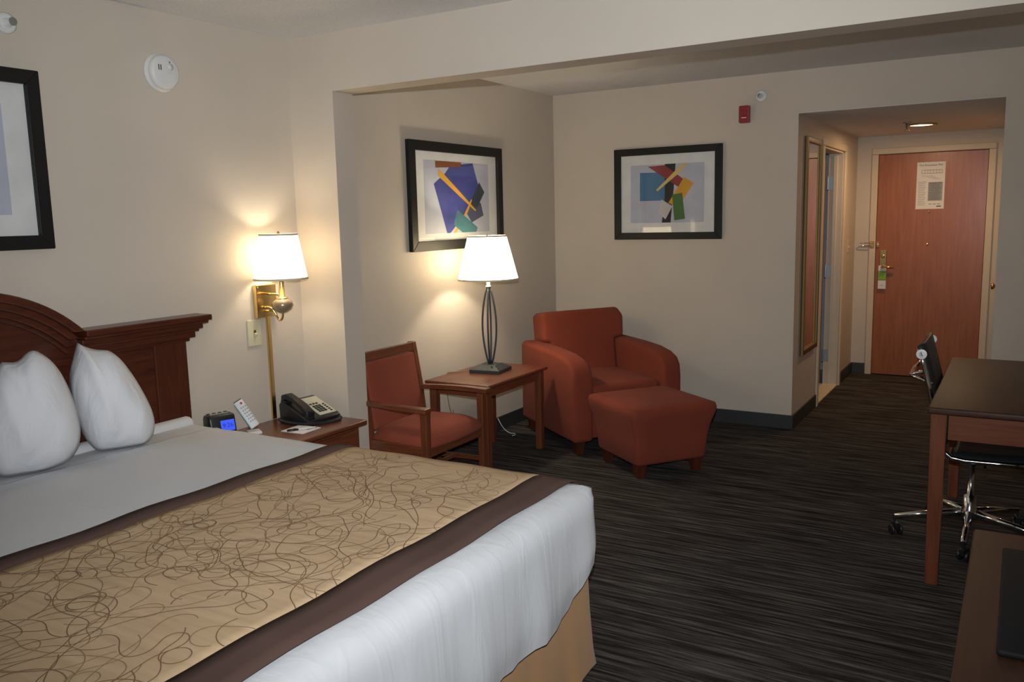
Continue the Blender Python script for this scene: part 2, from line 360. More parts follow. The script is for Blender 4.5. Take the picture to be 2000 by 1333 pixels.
for z in (1.78, 1.02, .27):
    MB().box(XO1 - .12, XO1 - .078, BY1 - .0235, BY1 - .0205, z - .055, z + .055).tube([(XO1 - .123, BY1 - .026, z - .055), (XO1 - .123, BY1 - .026, z + .055)], .007, 10).build('hinge', 'steel', None)
hs = [o for o in COL.objects if o.name.startswith('hinge') and o.parent is None]
for o in hs:
    o.parent = d2; bpy.context.view_layer.update(); o.matrix_parent_inverse = d2.matrix_world.inverted()
# closet door in the right foyer wall
d3 = struct(MB().box(XO2 - .012, XO2 + .03, 4.52, 5.30, .01, 2.03).build('door_3', 'door_wood', bevel=.002))
d3['label'] = 'wooden door in the right wall of the entry hall'
struct(MB().box(XO2 - .018, XO2, 4.46, 4.52, 0, 2.03).box(XO2 - .018, XO2, 5.30, 5.36, 0, 2.03).box(XO2 - .018, XO2, 4.46, 5.36, 2.0305, 2.09).build('trim_5', 'casing', bevel=.004))
MB().lathe([(.026, 0), (.026, .008), (.010, .012), (.010, .03), (.024, .038), (.027, .048), (.02, .058), (0, .06)], 20, M=Matrix.Translation((XO2 - .012, 5.22, .905)) @ Matrix.Rotation(-math.pi / 2, 4, 'Y')).build('door_knob', 'brass', d3, smooth=True)

# mirror on foyer wall
mr = thing('wall_mirror', 'tall narrow gilt framed mirror on the entry hall wall', 'mirror', (XO1, 3.85, 1.285))
MB().box(0, .009, -.224, .224, -.752, .752).build('mirror_glass', 'mirror', mr)
fr = MB()
for s in (-1, 1):
    fr.box(0, .022, s * .240 - .017, s * .240 + .017, -.785, .785)
    fr.box(0, .022, -.223, .223, s * .768 - .017, s * .768 + .017)
fr.build('frame', 'gilt_dark', mr, bevel=.004)
for s in (-1, 1):
    MB().box(.010, .024, s * .2225 - .003, s * .2225 + .003, -.752, .752).build('gilt_beading', 'gilt', mr, bevel=.002)
    MB().box(.010, .0245, s * .256 - .0025, s * .256 + .0025, -.784, .784).build('gilt_beading', 'gilt', mr, bevel=.002)
    MB().box(.010, .024, -.219, .219, s * .749 - .003, s * .749 + .003).build('gilt_beading', 'gilt', mr, bevel=.002)
# downlight and foyer sprinkler
dl = thing('recessed_downlight', 'lit round recessed downlight in the entry hall ceiling', 'ceiling light', (2.605, 4.88, HO))
MB().lathe([(.085, -.001), (.115, -.001), (.118, -.006), (.112, -.012), (.088, -.010), (.085, -.001)], 40, cap=False).build('trim_ring', 'brass_dark', dl, smooth=True)
MB().lathe([(0, -.006), (.085, -.006), (.085, -.002), (0, -.002)], 40).build('lens', 'downlight_lens', dl)
L = bpy.data.lights.new('downlight_lamp', 'AREA'); L.shape = 'DISK'; L.size = .15; L.energy = 10; L.color = (1, .66, .36)
lo = bpy.data.objects.new('downlight_lamp', L); COL.objects.link(lo); lo.location = (0, 0, -.02); lo.parent = dl
sp = thing('ceiling_sprinkler', 'small metal sprinkler head in the entry hall ceiling beside the downlight', 'sprinkler', (2.53, 4.62, HO))
MB().lathe([(.03, 0), (.032, -.006), (.012, -.01), (.010, -.04), (.004, -.045), (.004, -.06)], 20).build('body', 'steel', sp, smooth=True)
MB().lathe([(.0, -.058), (.02, -.06), (.02, -.063), (0, -.064)], 16).build('deflector', 'steel', sp)
# bathroom light
L = bpy.data.lights.new('bathroom_lamp', 'POINT'); L.energy = 2; L.color = (.8, .9, 1); L.shadow_soft_size = .1
lo = bpy.data.objects.new('bathroom_lamp', L); COL.objects.link(lo); lo.location = (1.2, 4.4, 2.0); L.energy = .7

# ------------------------------------------------------------------ wall fittings
def wall_sprinkler(label, loc, M):
    t = thing('wall_sprinkler', label, 'sprinkler', loc)
    MB().lathe([(.038, 0), (.040, .006), (.030, .012), (.028, .010), (.016, .010), (.014, .03), (.008, .032), (.007, .05)], 24, M=M).build('escutcheon', 'white_plastic', t, smooth=True)
    MB().lathe([(0, .05), (.015, .052), (.015, .055), (0, .056)], 16, M=M).build('deflector', 'steel', t)
    return t
wall_sprinkler('white round sidewall sprinkler high on the left bedroom wall above the picture', (0, -.816, 2.32), Matrix.Rotation(math.pi / 2, 4, 'Y'))
wall_sprinkler('white round sidewall sprinkler on the far wall beside the red fire alarm', (1.735, YF, 2.34), Matrix.Rotation(math.pi / 2, 4, 'X'))
sd = thing('smoke_detector', 'round white smoke detector on the left bedroom wall', 'smoke detector', (0, -.15, 2.223))
RY = Matrix.Rotation(math.pi / 2, 4, 'Y')
MB().lathe([(.083, 0), (.085, .006), (.083, .014), (.074, .016), (.074, .022), (.076, .03), (.070, .044), (.060, .048), (0, .050)], 40, M=RY).build('housing', 'white_plastic', sd, smooth=True)
MB().box(.0495, .0515, -.04, .04, -.048, -.008).build('battery_door', 'white_plastic', sd, bevel=.003)
MB().lathe([(0, .0495), (.015, .050), (.016, .053), (0, .054)], 20, M=Matrix.Translation((0, .018, .022)) @ RY).build('test_button', 'white_plastic', sd, smooth=True)
MB().box(.0495, .0512, -.042, -.038, .005, .028).box(.0495, .0512, -.031, -.027, .005, .028).box(.0495, .0512, .016, .020, .04, .046).build('sounder_slots', 'ink', sd)['kind'] = 'stuff'
fa = thing('fire_alarm', 'small red fire alarm unit on the far wall', 'fire alarm', (1.627, YF, 2.225))
MB().box(-.036, .036, -.045, 0, -.058, .058).build('housing', 'red_plastic', fa, bevel=.006)
MB().box(-.018, .018, -.052, -.045, -.012, .025).build('strobe_lens', 'red_plastic', fa, bevel=.004)
MB().box(-.016, .018, -.0475, -.045, -.028, -.022).build('label_strip', 'white_plastic', fa)
ls = thing('light_switch', 'ivory toggle light switch plate on the wall below the sconce', 'light switch', (0, .290, .998))
MB().box(0, .007, -.045, .045, -.068, .068).build('plate', 'ivory_plastic', ls, bevel=.004)
MB().box(.005, .022, -.006, .006, -.014, .002, M=Matrix.Rotation(math.radians(18), 4, 'Y')).build('toggle', 'ivory_plastic', ls, bevel=.002)
MB().box(.0068, .0078, -.008, .008, -.018, .014).build('slot', 'brass_dark', ls)
for z in (.032, -.032): MB().lathe([(0, .007), (.004, .0075), (0, .008)], 10, M=Matrix.Translation((0, 0, z)) @ RY).build('screw', 'ivory_plastic', ls)
s2 = thing('light_switch', 'faint beige switch plate on the entry hall wall past the bathroom door', 'light switch', (XO1, 5.45, 1.22))
MB().box(0, .006, -.035, .035, -.058, .058).build('plate', 'casing', s2, bevel=.003)
MB().box(.004, .016, -.005, .005, -.01, .006).build('toggle', 'casing', s2)

# ------------------------------------------------------------------ pictures
def picture(name, label, M, w, h, fwid, art, printrect, group=None):
    t = thing(name, label, 'picture'); t.matrix_basis = M     # local: x right, z up, -y toward the room
    fr = MB(); d0 = .032
    fr.prism([(-w / 2, -h / 2), (w / 2, -h / 2), (w / 2 - fwid, -h / 2 + fwid), (-w / 2 + fwid, -h / 2 + fwid)], -d0, 0, 'y')
    fr.prism([(-w / 2, h / 2), (-w / 2 + fwid, h / 2 - fwid), (w / 2 - fwid, h / 2 - fwid), (w / 2, h / 2)], -d0, 0, 'y')
    for s in (-1, 1):
        fr.prism([(s * w / 2, -h / 2), (s * w / 2, h / 2), (s * (w / 2 - fwid), h / 2 - fwid), (s * (w / 2 - fwid), -h / 2 + fwid)], -d0, 0, 'y')
    fr.build('frame', 'frame_black', t, bevel=.003)
    iw, ih = w / 2 - fwid + .003, h / 2 - fwid + .003
    MB().box(-iw, iw, -.012, -.002, -ih, ih).build('mat_board', 'mat_white', t)
    x0, x1, z0, z1 = printrect
    pr = MB(); mats = ['print_grey']; pr.box(x0, x1, -.0128, -.012, z0, z1, 0)
    for k, (mt, pts) in enumerate(art):
        if mt not in mats: mats.append(mt)
        y = -.0130 - k * .00012
        P3 = [(x0 + (x1 - x0) * a, y, z1 - (z1 - z0) * b_) for a, b_ in pts]
        pr.add(P3, [tuple(range(len(P3)))], mats.index(mt))
    pr.build('print', mats, t)
    gp = MB().add([(-iw, -.018, -ih), (iw, -.018, -ih), (iw, -.018, ih), (-iw, -.018, ih)], [(0, 1, 2, 3)]).build('glass', 'pane', t)
    if gp.data.polygons[0].normal.y > 0: gp.data.flip_normals()
    return t
art1 = [('art_blue', [(.39, .05), (.74, .0), (.83, .33), (.80, .60), (.62, .70), (.36, 1.0), (.31, 1.0), (.135, .315), (.31, .16)]),
        ('art_blue2', [(.36, .10), (.75, .04), (.78, .20), (.45, .22)]),
        ('art_rust', [(.165, .0), (.555, .0), (.555, .065), (.165, .095)]),
        ('art_slate2', [(.62, .72), (.72, .52), (.86, .58), (.90, .76), (.70, .86)]),
        ('art_slate', [(.70, .54), (.84, .27), (.925, .415), (.79, .66), (.66, .62)]),
        ('art_yellow', [(.40, 1.0), (.47, .905), (.50, .93), (.445, 1.0)]),
        ('art_yellow', [(.575, .75), (.70, .52), (.715, .53), (.67, .64), (.61, .77)]),
        ('art_teal', [(.475, .67), (.795, .935), (.77, 1.0), (.545, 1.0), (.415, .885)]),
        ('art_yellow', [(.205, .125), (.24, .13), (.775, .675), (.765, .70), (.20, .205)])]
picture('framed_picture', 'black framed abstract print with a large blue shape, hanging above the table lamp',
        Matrix.Translation((XA, 2.005, 1.693)) @ Matrix.Rotation(math.pi / 2, 4, 'Z'), 1.075, .682, .062, art1, (-.375, .375, -.235, .225))
art2 = [('art_cyan', [(.13, .13), (.475, .14), (.475, .62), (.13, .62)]),
        ('art_black', [(.475, .0), (.62, .0), (.60, .36), (.555, 1.0), (.435, 1.0), (.475, .55)]),
        ('art_red', [(.24, .03), (.47, .02), (.73, .27), (.66, .40)]),
        ('art_gold', [(.735, .235), (.865, .34), (.72, .62), (.585, .70), (.525, .66)]),
        ('art_green', [(.575, .525), (.71, .495), (.75, .94), (.605, .965)]),
        ('art_white', [(.43, .60), (.58, .72), (.485, .945), (.385, .82)]),
        ('art_pale', [(.70, .02), (.785, .0), (.64, .19), (.375, .46), (.355, .435)])]
picture('framed_picture', 'black framed abstract print with a light blue square, on the far wall above the armchair',
        Matrix.Translation((1.054, YF, 1.70)), .835, .678, .052, art2, (-.288, .285, -.215, .215))
picture('framed_picture', 'black framed print with a plain grey field, on the left wall above the bed',
        Matrix.Translation((0, -1.262, 1.812)) @ Matrix.Rotation(math.pi / 2, 4, 'Z'), 1.075, .684, .054, [], (-.39, .39, -.208, .208))

# ------------------------------------------------------------------ headboard
YC = -1.155
hb = thing('headboard', 'dark cherry headboard with arched centre and moulded cornice against the left wall', 'headboard', (.004, YC, 0))
MB().box(.0, .045, -.985, .985, .30, 1.05).build('panel', 'mahogany_y', hb, bevel=.004)
for s in (-1, 1):
    MB().box(.045, .058, s * .90 - .085, s * .90 + .085, .30, 1.035).build('side_post', 'mahogany_z', hb, bevel=.004)
R_ = .652; zc = 1.335 - R_
def arc(r, z_min, n=28):
    a0 = math.acos(min(1, max(-1, (z_min - zc) / r))) if abs((z_min - zc) / r) < 1 else math.pi / 2
    return [(r * math.sin(-a0 + 2 * a0 * i / n), zc + r * math.cos(-a0 + 2 * a0 * i / n)) for i in range(n + 1)]
zb = 1.03
ap = arc(R_ - .03, zb); MB().prism([(-ap[0][0] * -1, zb)] and ap, .0, .05, 'x').build('arch_panel', 'mahogany_y', hb)
def band(name, r1, r0, x1, zmin):
    a = arc(r1, zmin); b_ = arc(r0, zmin); n = len(a); mb = MB()
    vs = [(0, *p) for p in a] + [(0, *p) for p in b_] + [(x1, *p) for p in a] + [(x1, *p) for p in b_]
    fs = []
    for i in range(n - 1):
        fs += [(i, i + 1, 2 * n + i + 1, 2 * n + i), (n + i, 3 * n + i, 3 * n + i + 1, n + i + 1), (2 * n + i, 2 * n + i + 1, 3 * n + i + 1, 3 * n + i), (i, n + i, n + i + 1, i + 1)]
    fs += [(0, 2 * n, 3 * n, n), (n - 1, 2 * n - 1, 4 * n - 1, 3 * n - 1)]
    return mb.add(vs, fs).build(name, 'mahogany_y', hb, bevel=.006)
band('arch_crown', R_, R_ - .034, .115, 1.135)
band('arch_moulding', R_ - .03, R_ - .062, .092, 1.105)
band('arch_bead', R_ - .058, R_ - .088, .075, 1.075)
band('arch_inner_moulding', R_ - .085, R_ - .105, .062, 1.04)
for s in (-1, 1):
    e = lambda a, b_: (min(s * a, s * b_), max(s * a, s * b_))
    mb = MB()
    for z0, z1, x1, ov in ((1.112, 1.138, .118, .108), (1.098, 1.112, .108, .095), (1.075, 1.098, .092, .075), (1.062, 1.075, .080, .062), (1.035, 1.062, .072, .045), (1.020, 1.035, .062, .02)):
        mb.box(0, x1, *e(.475 - (1.138 - z0) * .2, .985 + ov), z0, z1)
    mb.build('cornice', 'mahogany_y', hb, bevel=.005)
MB().box(.045, .060, -.52, .52, 1.0, 1.032).build('rail_moulding', 'mahogany_y', hb, bevel=.005)

# ------------------------------------------------------------------ bed
bed = thing('bed', 'king size bed with white duvet and tan bed skirt', 'bed', (0, 0, 0))
BX0, BX1, BY_0, BY_1 = .075, 2.10, -2.115, -.205
MB().box(BX0, BX1, BY_0, BY_1, .30, .650).build('mattress', 'sheet', bed, bevel=.035, seg=4)
hump = [(.076, .60), (.135, .60), (.133, .660), (.124, .674), (.108, .681), (.09, .682), (.076, .680)]
MB().prism(hump, BY_0 + .01, BY_1 - .012, 'y').build('tucked_sheet', 'sheet', bed, bevel=.008, seg=3)
def rrect(x0, x1, y0, y1, r, n=10, side=26):
    pts = []
    for cx, cy, a0 in ((x1 - r, y1 - r, 0), (x0 + r, y1 - r, 90), (x0 + r, y0 + r, 180), (x1 - r, y0 + r, 270)):
        arcp = [(cx + r * math.cos(math.radians(a0 + 90 * i / n)), cy + r * math.sin(math.radians(a0 + 90 * i / n))) for i in range(n + 1)]
        if pts:
            p, q_ = pts[-1], arcp[0]; pts += [(p[0] + (q_[0] - p[0]) * k / side, p[1] + (q_[1] - p[1]) * k / side) for k in range(1, side)]
        pts += arcp
    p, q_ = pts[-1], pts[0]; pts += [(p[0] + (q_[0] - p[0]) * k / side, p[1] + (q_[1] - p[1]) * k / side) for k in range(1, side)]
    return pts
def wav(a): return math.sin(a * 9.1) * .5 + math.sin(a * 17.3 + 1.2) * .3 + math.sin(a * 31.7 + .5) * .2
# duvet: loops from inner top outwards, over the edge, down to a hem of varying height
DX0, DX1, DY0, DY1, DZ = .27, 2.165, -2.16, -.175, .655
def duvet():
    per = rrect(DX0, DX1, DY0, DY1, .11, 10, 40); n = len(per); loops = []
    cx, cy = (DX0 + DX1) / 2, (DY0 + DY1) / 2
    def inset(p, d):
        x = min(max(p[0], DX0 + d), DX1 - d) if d > 0 else p[0]; y = min(max(p[1], DY0 + d), DY1 - d) if d > 0 else p[1]
        if d <= 0:
            # push outward along the direction from the rounded core
            qx = min(max(p[0], DX0 + .11), DX1 - .11); qy = min(max(p[1], DY0 + .11), DY1 - .11)
            v = Vector((p[0] - qx, p[1] - qy)); v = v.normalized() if v.length > 1e-6 else v
            return p[0] - v.x * d, p[1] - v.y * d
        return x, y
    def hem(p):
        if p[0] < DX0 + .03: return .65
        if p[0] > DX1 - .12:          # foot: rises toward the two corners
            t = min(abs(p[1] - DY1), abs(p[1] - DY0)); return .285 + .20 * max(0, 1 - t / .42) ** 1.6
        return .36 + .10 * max(0, 1 - (DX1 - p[0]) / .5) ** 1.5
    vs = []
    prof = [(.30, .0), (.16, .0), (.09, -.001), (.055, -.005), (.028, -.016), (.008, -.04), (0, -.075)]
    for d_, dz in prof:
        for p in per:
            x, y = inset(p, d_)
            if p[0] < DX0 + .03: dz2 = max(dz, -.004); x = max(x, DX0 + d_)
            else: dz2 = dz
            vs.append((x, y, DZ + dz2 + .004 * wav(x * .7 + y * 1.3) * (1 if d_ < .2 else 0)))
    K = 9
    for k in range(1, K + 1):
        t = k / K
        for i, p in enumerate(per):
            h = hem(p); z0 = DZ - .075
            if h > z0: z = h + (z0 - h) * 0; x, y = p; vs.append((x, y, DZ - .0045 - .0005 * t)); continue
            z = z0 + (h - z0) * t
            s = p[0] * 1.7 + p[1] * 2.3
            out = .016 * t + .012 * t * wav(s) + .006 * math.sin(s * 55) * t * max(0, math.sin(s * 6)) - .02 * max(0, t - .75) * 2
            x, y = inset(p, -max(0, out))
            vs.append((x, y, z))
    nl = len(prof) + K; fs = []
    for l in range(nl - 1):
        fs += [(l * n + i, l * n + (i + 1) % n, (l + 1) * n + (i + 1) % n, (l + 1) * n + i) for i in range(n)]
    fs.append(tuple(range(n)))
    return MB().add(vs, fs)
duvet().build('duvet', 'duvet', bed, smooth=True)
# bed skirt with soft pleats, slightly flared at the corners
sk = rrect(BX0 + .02, 2.125, BY_0 + .02, -.205, .03, 4, 60); n = len(sk); vs = []; fs = []
for k, (z, o_) in enumerate(((.40, -.01), (.34, 0), (.2, .006), (.06, .016), (.008, .024))):
    for p in sk:
        s = p[0] * 3 + p[1] * 2.2; f_ = o_ * (1 + .45 * wav(s * 1.5)) if o_ > 0 else o_
        cx_, cy_ = (BX0 + 2.125) / 2, (BY_0 - .205) / 2
        vs.append((p[0] + f_ * (1 if p[0] > cx_ else -1) * (abs(p[0] - cx_) > .98), p[1] + f_ * (1 if p[1] > cy_ else -1) * (abs(p[1] - cy_) > .9), z))
for l in range(4): fs += [(l * n + i, l * n + (i + 1) % n, (l + 1) * n + (i + 1) % n, (l + 1) * n + i) for i in range(n)]
fs += [tuple(range(n))]
MB().add(vs, fs).build('bed_skirt', 'skirt_tan', bed, smooth=True)
# bed runner: one strip over the bed, hanging at both sides
rn = thing('bed_runner', 'tan patterned bed runner with brown borders laid across the foot of the bed', 'bed runner')
def strip(x0, x1, dz, nx):
    path = [(DY0 - .03, .33), (DY0 - .025, .48), (DY0 - .018, .57), (DY0 + .0, .625), (DY0 + .035, .651), (DY0 + .09, .662)]
    path += [(DY0 + .09 + (DY1 - DY0 - .18) * k / 24, .6625 + .003 * math.sin(k * 1.1)) for k in range(1, 24)]
    path += [(DY1 - .09, .662), (DY1 - .035, .653), (DY1 + .002, .625), (DY1 + .022, .57), (DY1 + .05, .46), (DY1 + .072, .38), (DY1 + .085, .305)]
    vs = []; fs = []
    for j in range(nx + 1):
        x = x0 + (x1 - x0) * j / nx
        for y, z in path: vs.append((x, y, z + dz + .0015 * math.sin(x * 21 + y * 7)))
    L_ = len(path)
    for j in range(nx): fs += [(j * L_ + i, j * L_ + i + 1, (j + 1) * L_ + i + 1, (j + 1) * L_ + i) for i in range(L_ - 1)]
    return MB().add(vs, fs)
def runner_part(name, x0, x1, mat, dz):
    o = strip(x0, x1, dz, max(2, int((x1 - x0) / .04))).build(name, mat, rn, smooth=True)
    so = o.modifiers.new('thick', 'SOLIDIFY'); so.thickness = .003; so.offset = 0; o.data.polygons.foreach_set('use_smooth', [True] * len(o.data.polygons))
runner_part('field', 1.085, 1.945, 'scribble', .0)
def scribbles(name, mat, count, wdt, seed, lift):
    rnd = random.Random(seed); mb = MB(); occ = {}
    for w_ in range(count):
        x = 1.10 + .83 * ((w_ * .618) % 1); y = DY0 + .1 + (DY1 - DY0 - .2) * (w_ + rnd.random()) / count; a = rnd.uniform(0, 6.3); k = rnd.uniform(10, 24) * rnd.choice((-1, 1)); tgt = k; L_ = []
        for i in range(rnd.randint(90, 220)):
            if rnd.random() < .07: tgt = (-1 if k > 0 else 1) * rnd.choice((1, 1, .3)) * rnd.uniform(12, 40)
            k += (tgt - k) * .14; a += k * .0065; x += math.cos(a) * .0065; y += math.sin(a) * .0065
            cell = (int(x / .03), int(y / .03)); occ.setdefault(cell, set()).add(w_)
            if not (1.092 < x < 1.938 and DY0 + .10 < y < DY1 - .10) or len(occ[cell]) > 3: break
            L_.append((x, y, a))
        if len(L_) < 8: continue
        vs = []
        for x, y, a in L_:
            kk = (y - DY0 - .09) / (DY1 - DY0 - .18) * 24
            z = .6625 + .003 * math.sin(kk * 1.1) + .0015 * math.sin(x * 21 + y * 7) + .0018 + lift
            vs += [(x - math.sin(a) * wdt, y + math.cos(a) * wdt, z), (x + math.sin(a) * wdt, y - math.cos(a) * wdt, z)]
        mb.add(vs, [(2 * i, 2 * i + 1, 2 * i + 3, 2 * i + 2) for i in range(len(L_) - 1)])
    tag(mb.build(name, mat, rn), kind='stuff')
scribbles('stitched_loops', 'thread_dark', 92, .0014, 5, .0006)
scribbles('stitched_loops', 'thread_pale', 85, .0014, 9, .0004)
runner_part('border', 1.0, 1.09, 'border_brown', .0022)
runner_part('border', 1.94, 2.075, 'border_brown', .0022)

# ------------------------------------------------------------------ pillows
def pillow(label, out, p0, seed):
    n_ = Vector((.8957, -.4275, .1221)); e1 = Vector((.4307, .9025, 0)); e2 = Vector((-.1102, .0526, .9925))
    c = Vector((sum(p[0] for p in out) / len(out), sum(p[1] for p in out) / len(out) + .02)); NT = 72; NR = 14
    # outline resampled by arc length, corners (ears) kept
    P_ = [Vector(p) for p in out]; P_.append(P_[0]); Ls = [0]
    for i in range(len(P_) - 1): Ls.append(Ls[-1] + (P_[i + 1] - P_[i]).length)
    ring = []
    for t in range(NT):
        d_ = Ls[-1] * t / NT; k = max(i for i in range(len(Ls) - 1) if Ls[i] <= d_); ring.append(P_[k].lerp(P_[k + 1], (d_ - Ls[k]) / max(1e-9, Ls[k + 1] - Ls[k])))
    for _ in range(2): ring = [r if i in (0,) else (ring[i - 1] + r * 2 + ring[(i + 1) % NT]) / 4 for i, r in enumerate(ring)]
    vs = []; fs = []
    for sg, T in ((1, .135), (-1, .085)):
        for j in range(NR + 1):
            rho = j / NR
            for t in range(NT):
                q_ = c + (ring[t] - c) * rho; h = T * (1 - rho ** 2.4) ** .62
                cr = .007 * math.sin(9 * q_.x * 4 + seed) * math.sin(q_.y * 21 + seed * 2) + .010 * math.exp(-((q_.x * 1.0 + .04 - (q_.y - .2) * -.22) / .02) ** 2) * (1 if q_.y > .1 else 0)
                vs.append(tuple(e1 * q_.x + e2 * q_.y + n_ * sg * (h + cr * (1 - rho ** 3) * (1 if sg > 0 else 0))))
    n1 = (NR + 1) * NT
    for s_ in (0, 1):
        for j in range(NR):
            for t in range(NT):
                a = s_ * n1 + j * NT + t; b_ = s_ * n1 + j * NT + (t + 1) % NT; fs.append((a, b_, b_ + NT, a + NT))
    o = MB().add(vs, fs).build('pillow', 'pillow_white', None, smooth=True)
    bm = bmesh.new(); bm.from_mesh(o.data); bmesh.ops.remove_doubles(bm, verts=bm.verts, dist=.0006); bmesh.ops.recalc_face_normals(bm, faces=bm.faces); bm.to_mesh(o.data); bm.free()
    o.data.polygons.foreach_set('use_smooth', [True] * len(o.data.polygons))
    o.location = p0
    return tag(o, label, 'pillow', 'pillows at the head of the bed')
pa = [(-0.107, 0.463), (-0.085, 0.444), (-0.028, 0.421), (-0.003, 0.427), (0.022, 0.408), (0.053, 0.369), (0.089, 0.301), (0.118, 0.233), (0.141, 0.166), (0.151, 0.11), (0.139, 0.048), (0.104, -0.0), (0.033, -0.005), (-0.034, -0.003), (-0.079, 0.012), (-0.119, 0.079), (-0.141, 0.165), (-0.151, 0.248), (-0.152, 0.31), (-0.139, 0.37), (-0.121, 0.419)]
pb = [(-0.061, 0.437), (-0.041, 0.435), (-0.014, 0.424), (0.018, 0.463), (0.044, 0.477), (0.064, 0.458), (0.095, 0.431), (0.124, 0.381), (0.147, 0.312), (0.165, 0.231), (0.171, 0.152), (0.161, 0.094), (0.119, 0.039), (0.03, 0.003), (-0.046, -0.002), (-0.109, 0.013), (-0.15, 0.077), (-0.17, 0.164), (-0.164, 0.256), (-0.137, 0.336), (-0.088, 0.41)]
pillow('white pillow standing against the headboard, the one nearer the nightstand', [(x, max(y, .015)) for x, y in pa], (.22, -.66, .637), 1)
pillow('white pillow standing against the headboard, the one at the left edge of the photo', [(x, max(y, .015)) for x, y in pb], (.24, -1.02, .637), 2.3)

# ------------------------------------------------------------------ nightstand and what stands on it
NZ = .53
ns = thing('nightstand', 'cherry nightstand between the bed and the partition wall', 'nightstand', (0, .22, 0))
MB().box(.012, .475, -.36, .36, NZ - .024, NZ).build('top', 'cherry_y', ns, bevel=.008, seg=3)
MB().box(.02, .435, -.335, .335, .06, NZ - .024).build('body', 'cherry', ns, bevel=.003)
MB().box(.03, .425, -.325, .325, 0, .06).build('plinth', 'cherry_y', ns)
for z0, z1 in ((.30, .485), (.085, .285)):
    dr = MB().box(.435, .452, -.31, .31, z0, z1).build('drawer', 'cherry_y', ns, bevel=.004)
    MB().lathe([(.006, 0), (.006, .012), (.014, .018), (.012, .026), (0, .028)], 16, M=Matrix.Translation((.452, 0, (z0 + z1) / 2)) @ RY).build('knob', 'brass_dark', dr, smooth=True)
# telephone (local: x toward the room, tall end at the wall; y along the wall)
ph = thing('telephone', 'black desk telephone with cream keypad face on the nightstand', 'telephone', (.185, .455, NZ), math.radians(-6))
prof = [(-.105, 0), (.115, 0), (.120, .018), (.105, .030), (-.07, .098), (-.095, .100), (-.11, .085)]
MB().prism(prof, -.105, .115, 'y').build('base', 'black_plastic', ph, bevel=.008, seg=3)
sl = math.atan2(.068, .175); FM = Matrix.Translation((.018, .045, .0655)) @ Matrix.Rotation(sl, 4, 'Y')
MB().box(-.088, .085, -.052, .058, -.002, .0022).build('face_plate', 'cream_plate', ph, M=FM)
kb = MB()
for r in range(4):
    for c_ in range(3): kb.box(.0 + r * .017, .011 + r * .017, -.036 + c_ * .019, -.023 + c_ * .019, 0, .006)
for r in range(5): kb.box(-.005 + r * .017, .003 + r * .017, .032, .044, 0, .005)
for c_ in range(3): kb.box(-.024, -.014, -.038 + c_ * .02, -.026 + c_ * .02, 0, .005)
kb.build('keypad', 'black_plastic', ph, M=FM)
tag([o for o in COL.objects if o.name.startswith('keypad')][-1], kind='stuff')
hp = [Vector((-.098, -.075, .118)), Vector((-.06, -.075, .128)), Vector((.0, -.075, .112)), Vector((.06, -.075, .083)), Vector((.108, -.075, .048))]
hand = MB()
for i, (p, wd, th) in enumerate(zip(hp, (.026, .024, .021, .024, .027), (.018, .016, .013, .016, .018))):
    hand.v += [(p.x, p.y - wd, p.z - th), (p.x, p.y + wd, p.z - th), (p.x + .004, p.y + wd, p.z + th), (p.x + .004, p.y - wd, p.z + th)]
for i in range(4):
    a = i * 4; hand.f += [(a + k, a + (k + 1) % 4, a + 4 + (k + 1) % 4, a + 4 + k) for k in range(4)]
hand.f += [(3, 2, 1, 0), (16, 17, 18, 19)]; hand.mi = [0] * len(hand.f)
hand.build('handset', 'black_plastic', ph, bevel=.009, seg=3)
MB().box(-.10, -.06, -.098, -.052, .085, .108).build('handset_cradle', 'black_plastic', ph, bevel=.004)
MB().box(.07, .112, -.098, -.052, .02, .04).build('handset_cradle', 'black_plastic', ph, bevel=.004)
coil = []
guide = bez((.10, -.085, .018), (.16, -.13, .01), (.20, -.05, .011), (.175, .06, .011), 24) + bez((.175, .06, .011), (.155, .12, .011), (.09, .13, .011), (.10, .02, .012), 16)[1:]
guide = bez((-.09, -.12, .012), (-.02, -.15, .011), (.06, -.14, .011), (.13, -.10, .011), 20) + bez((.13, -.10, .011), (.20, -.05, .011), (.185, .08, .011), (.135, .09, .011), 20)[1:]
NN = 620
for i in range(NN):
    t = i / (NN - 1) * (len(guide) - 1); k = min(int(t), len(guide) - 2); p = guide[k].lerp(guide[k + 1], t - k)
    tg = (guide[k + 1] - guide[k]).normalized(); sd_ = tg.cross(Vector((0, 0, 1))); a = i * .82
    coil.append(p + sd_ * math.cos(a) * .0075 + Vector((0, 0, 1)) * math.sin(a) * .0075)
MB().tube(coil, .0021, 5).build('coiled_cord', 'black_plastic', ph, smooth=True)
# notepad with pen
npd = thing('notepad', 'white notepad sheet lying on the nightstand in front of the telephone', 'notepad', (.315, .265, NZ + .0006), math.radians(3))
MB().box(-.07, .07, -.066, .066, 0, .003).build('sheets', 'paper', npd)
MB().box(.03, .045, .0, .05, .003, .0034).build('printed_logo', 'ink_grey', npd)
pe = thing('pen', 'white pen with dark cap lying across the notepad', 'pen', (.325, .25, NZ + .0085), math.radians(58))
MB().tube([(-.01, 0, 0), (.075, 0, 0)], .0045, 10).build('barrel', 'white_plastic', pe, smooth=True)
MB().tube([(-.065, 0, 0), (-.01, 0, 0)], .0052, 10).box(-.06, -.02, -.0015, .0015, .004, .0068).build('cap', 'black_plastic', pe, smooth=True)
MB().tube([(.075, 0, 0), (.088, 0, 0)], [.0042, .001], 10).build('tip', 'steel', pe)
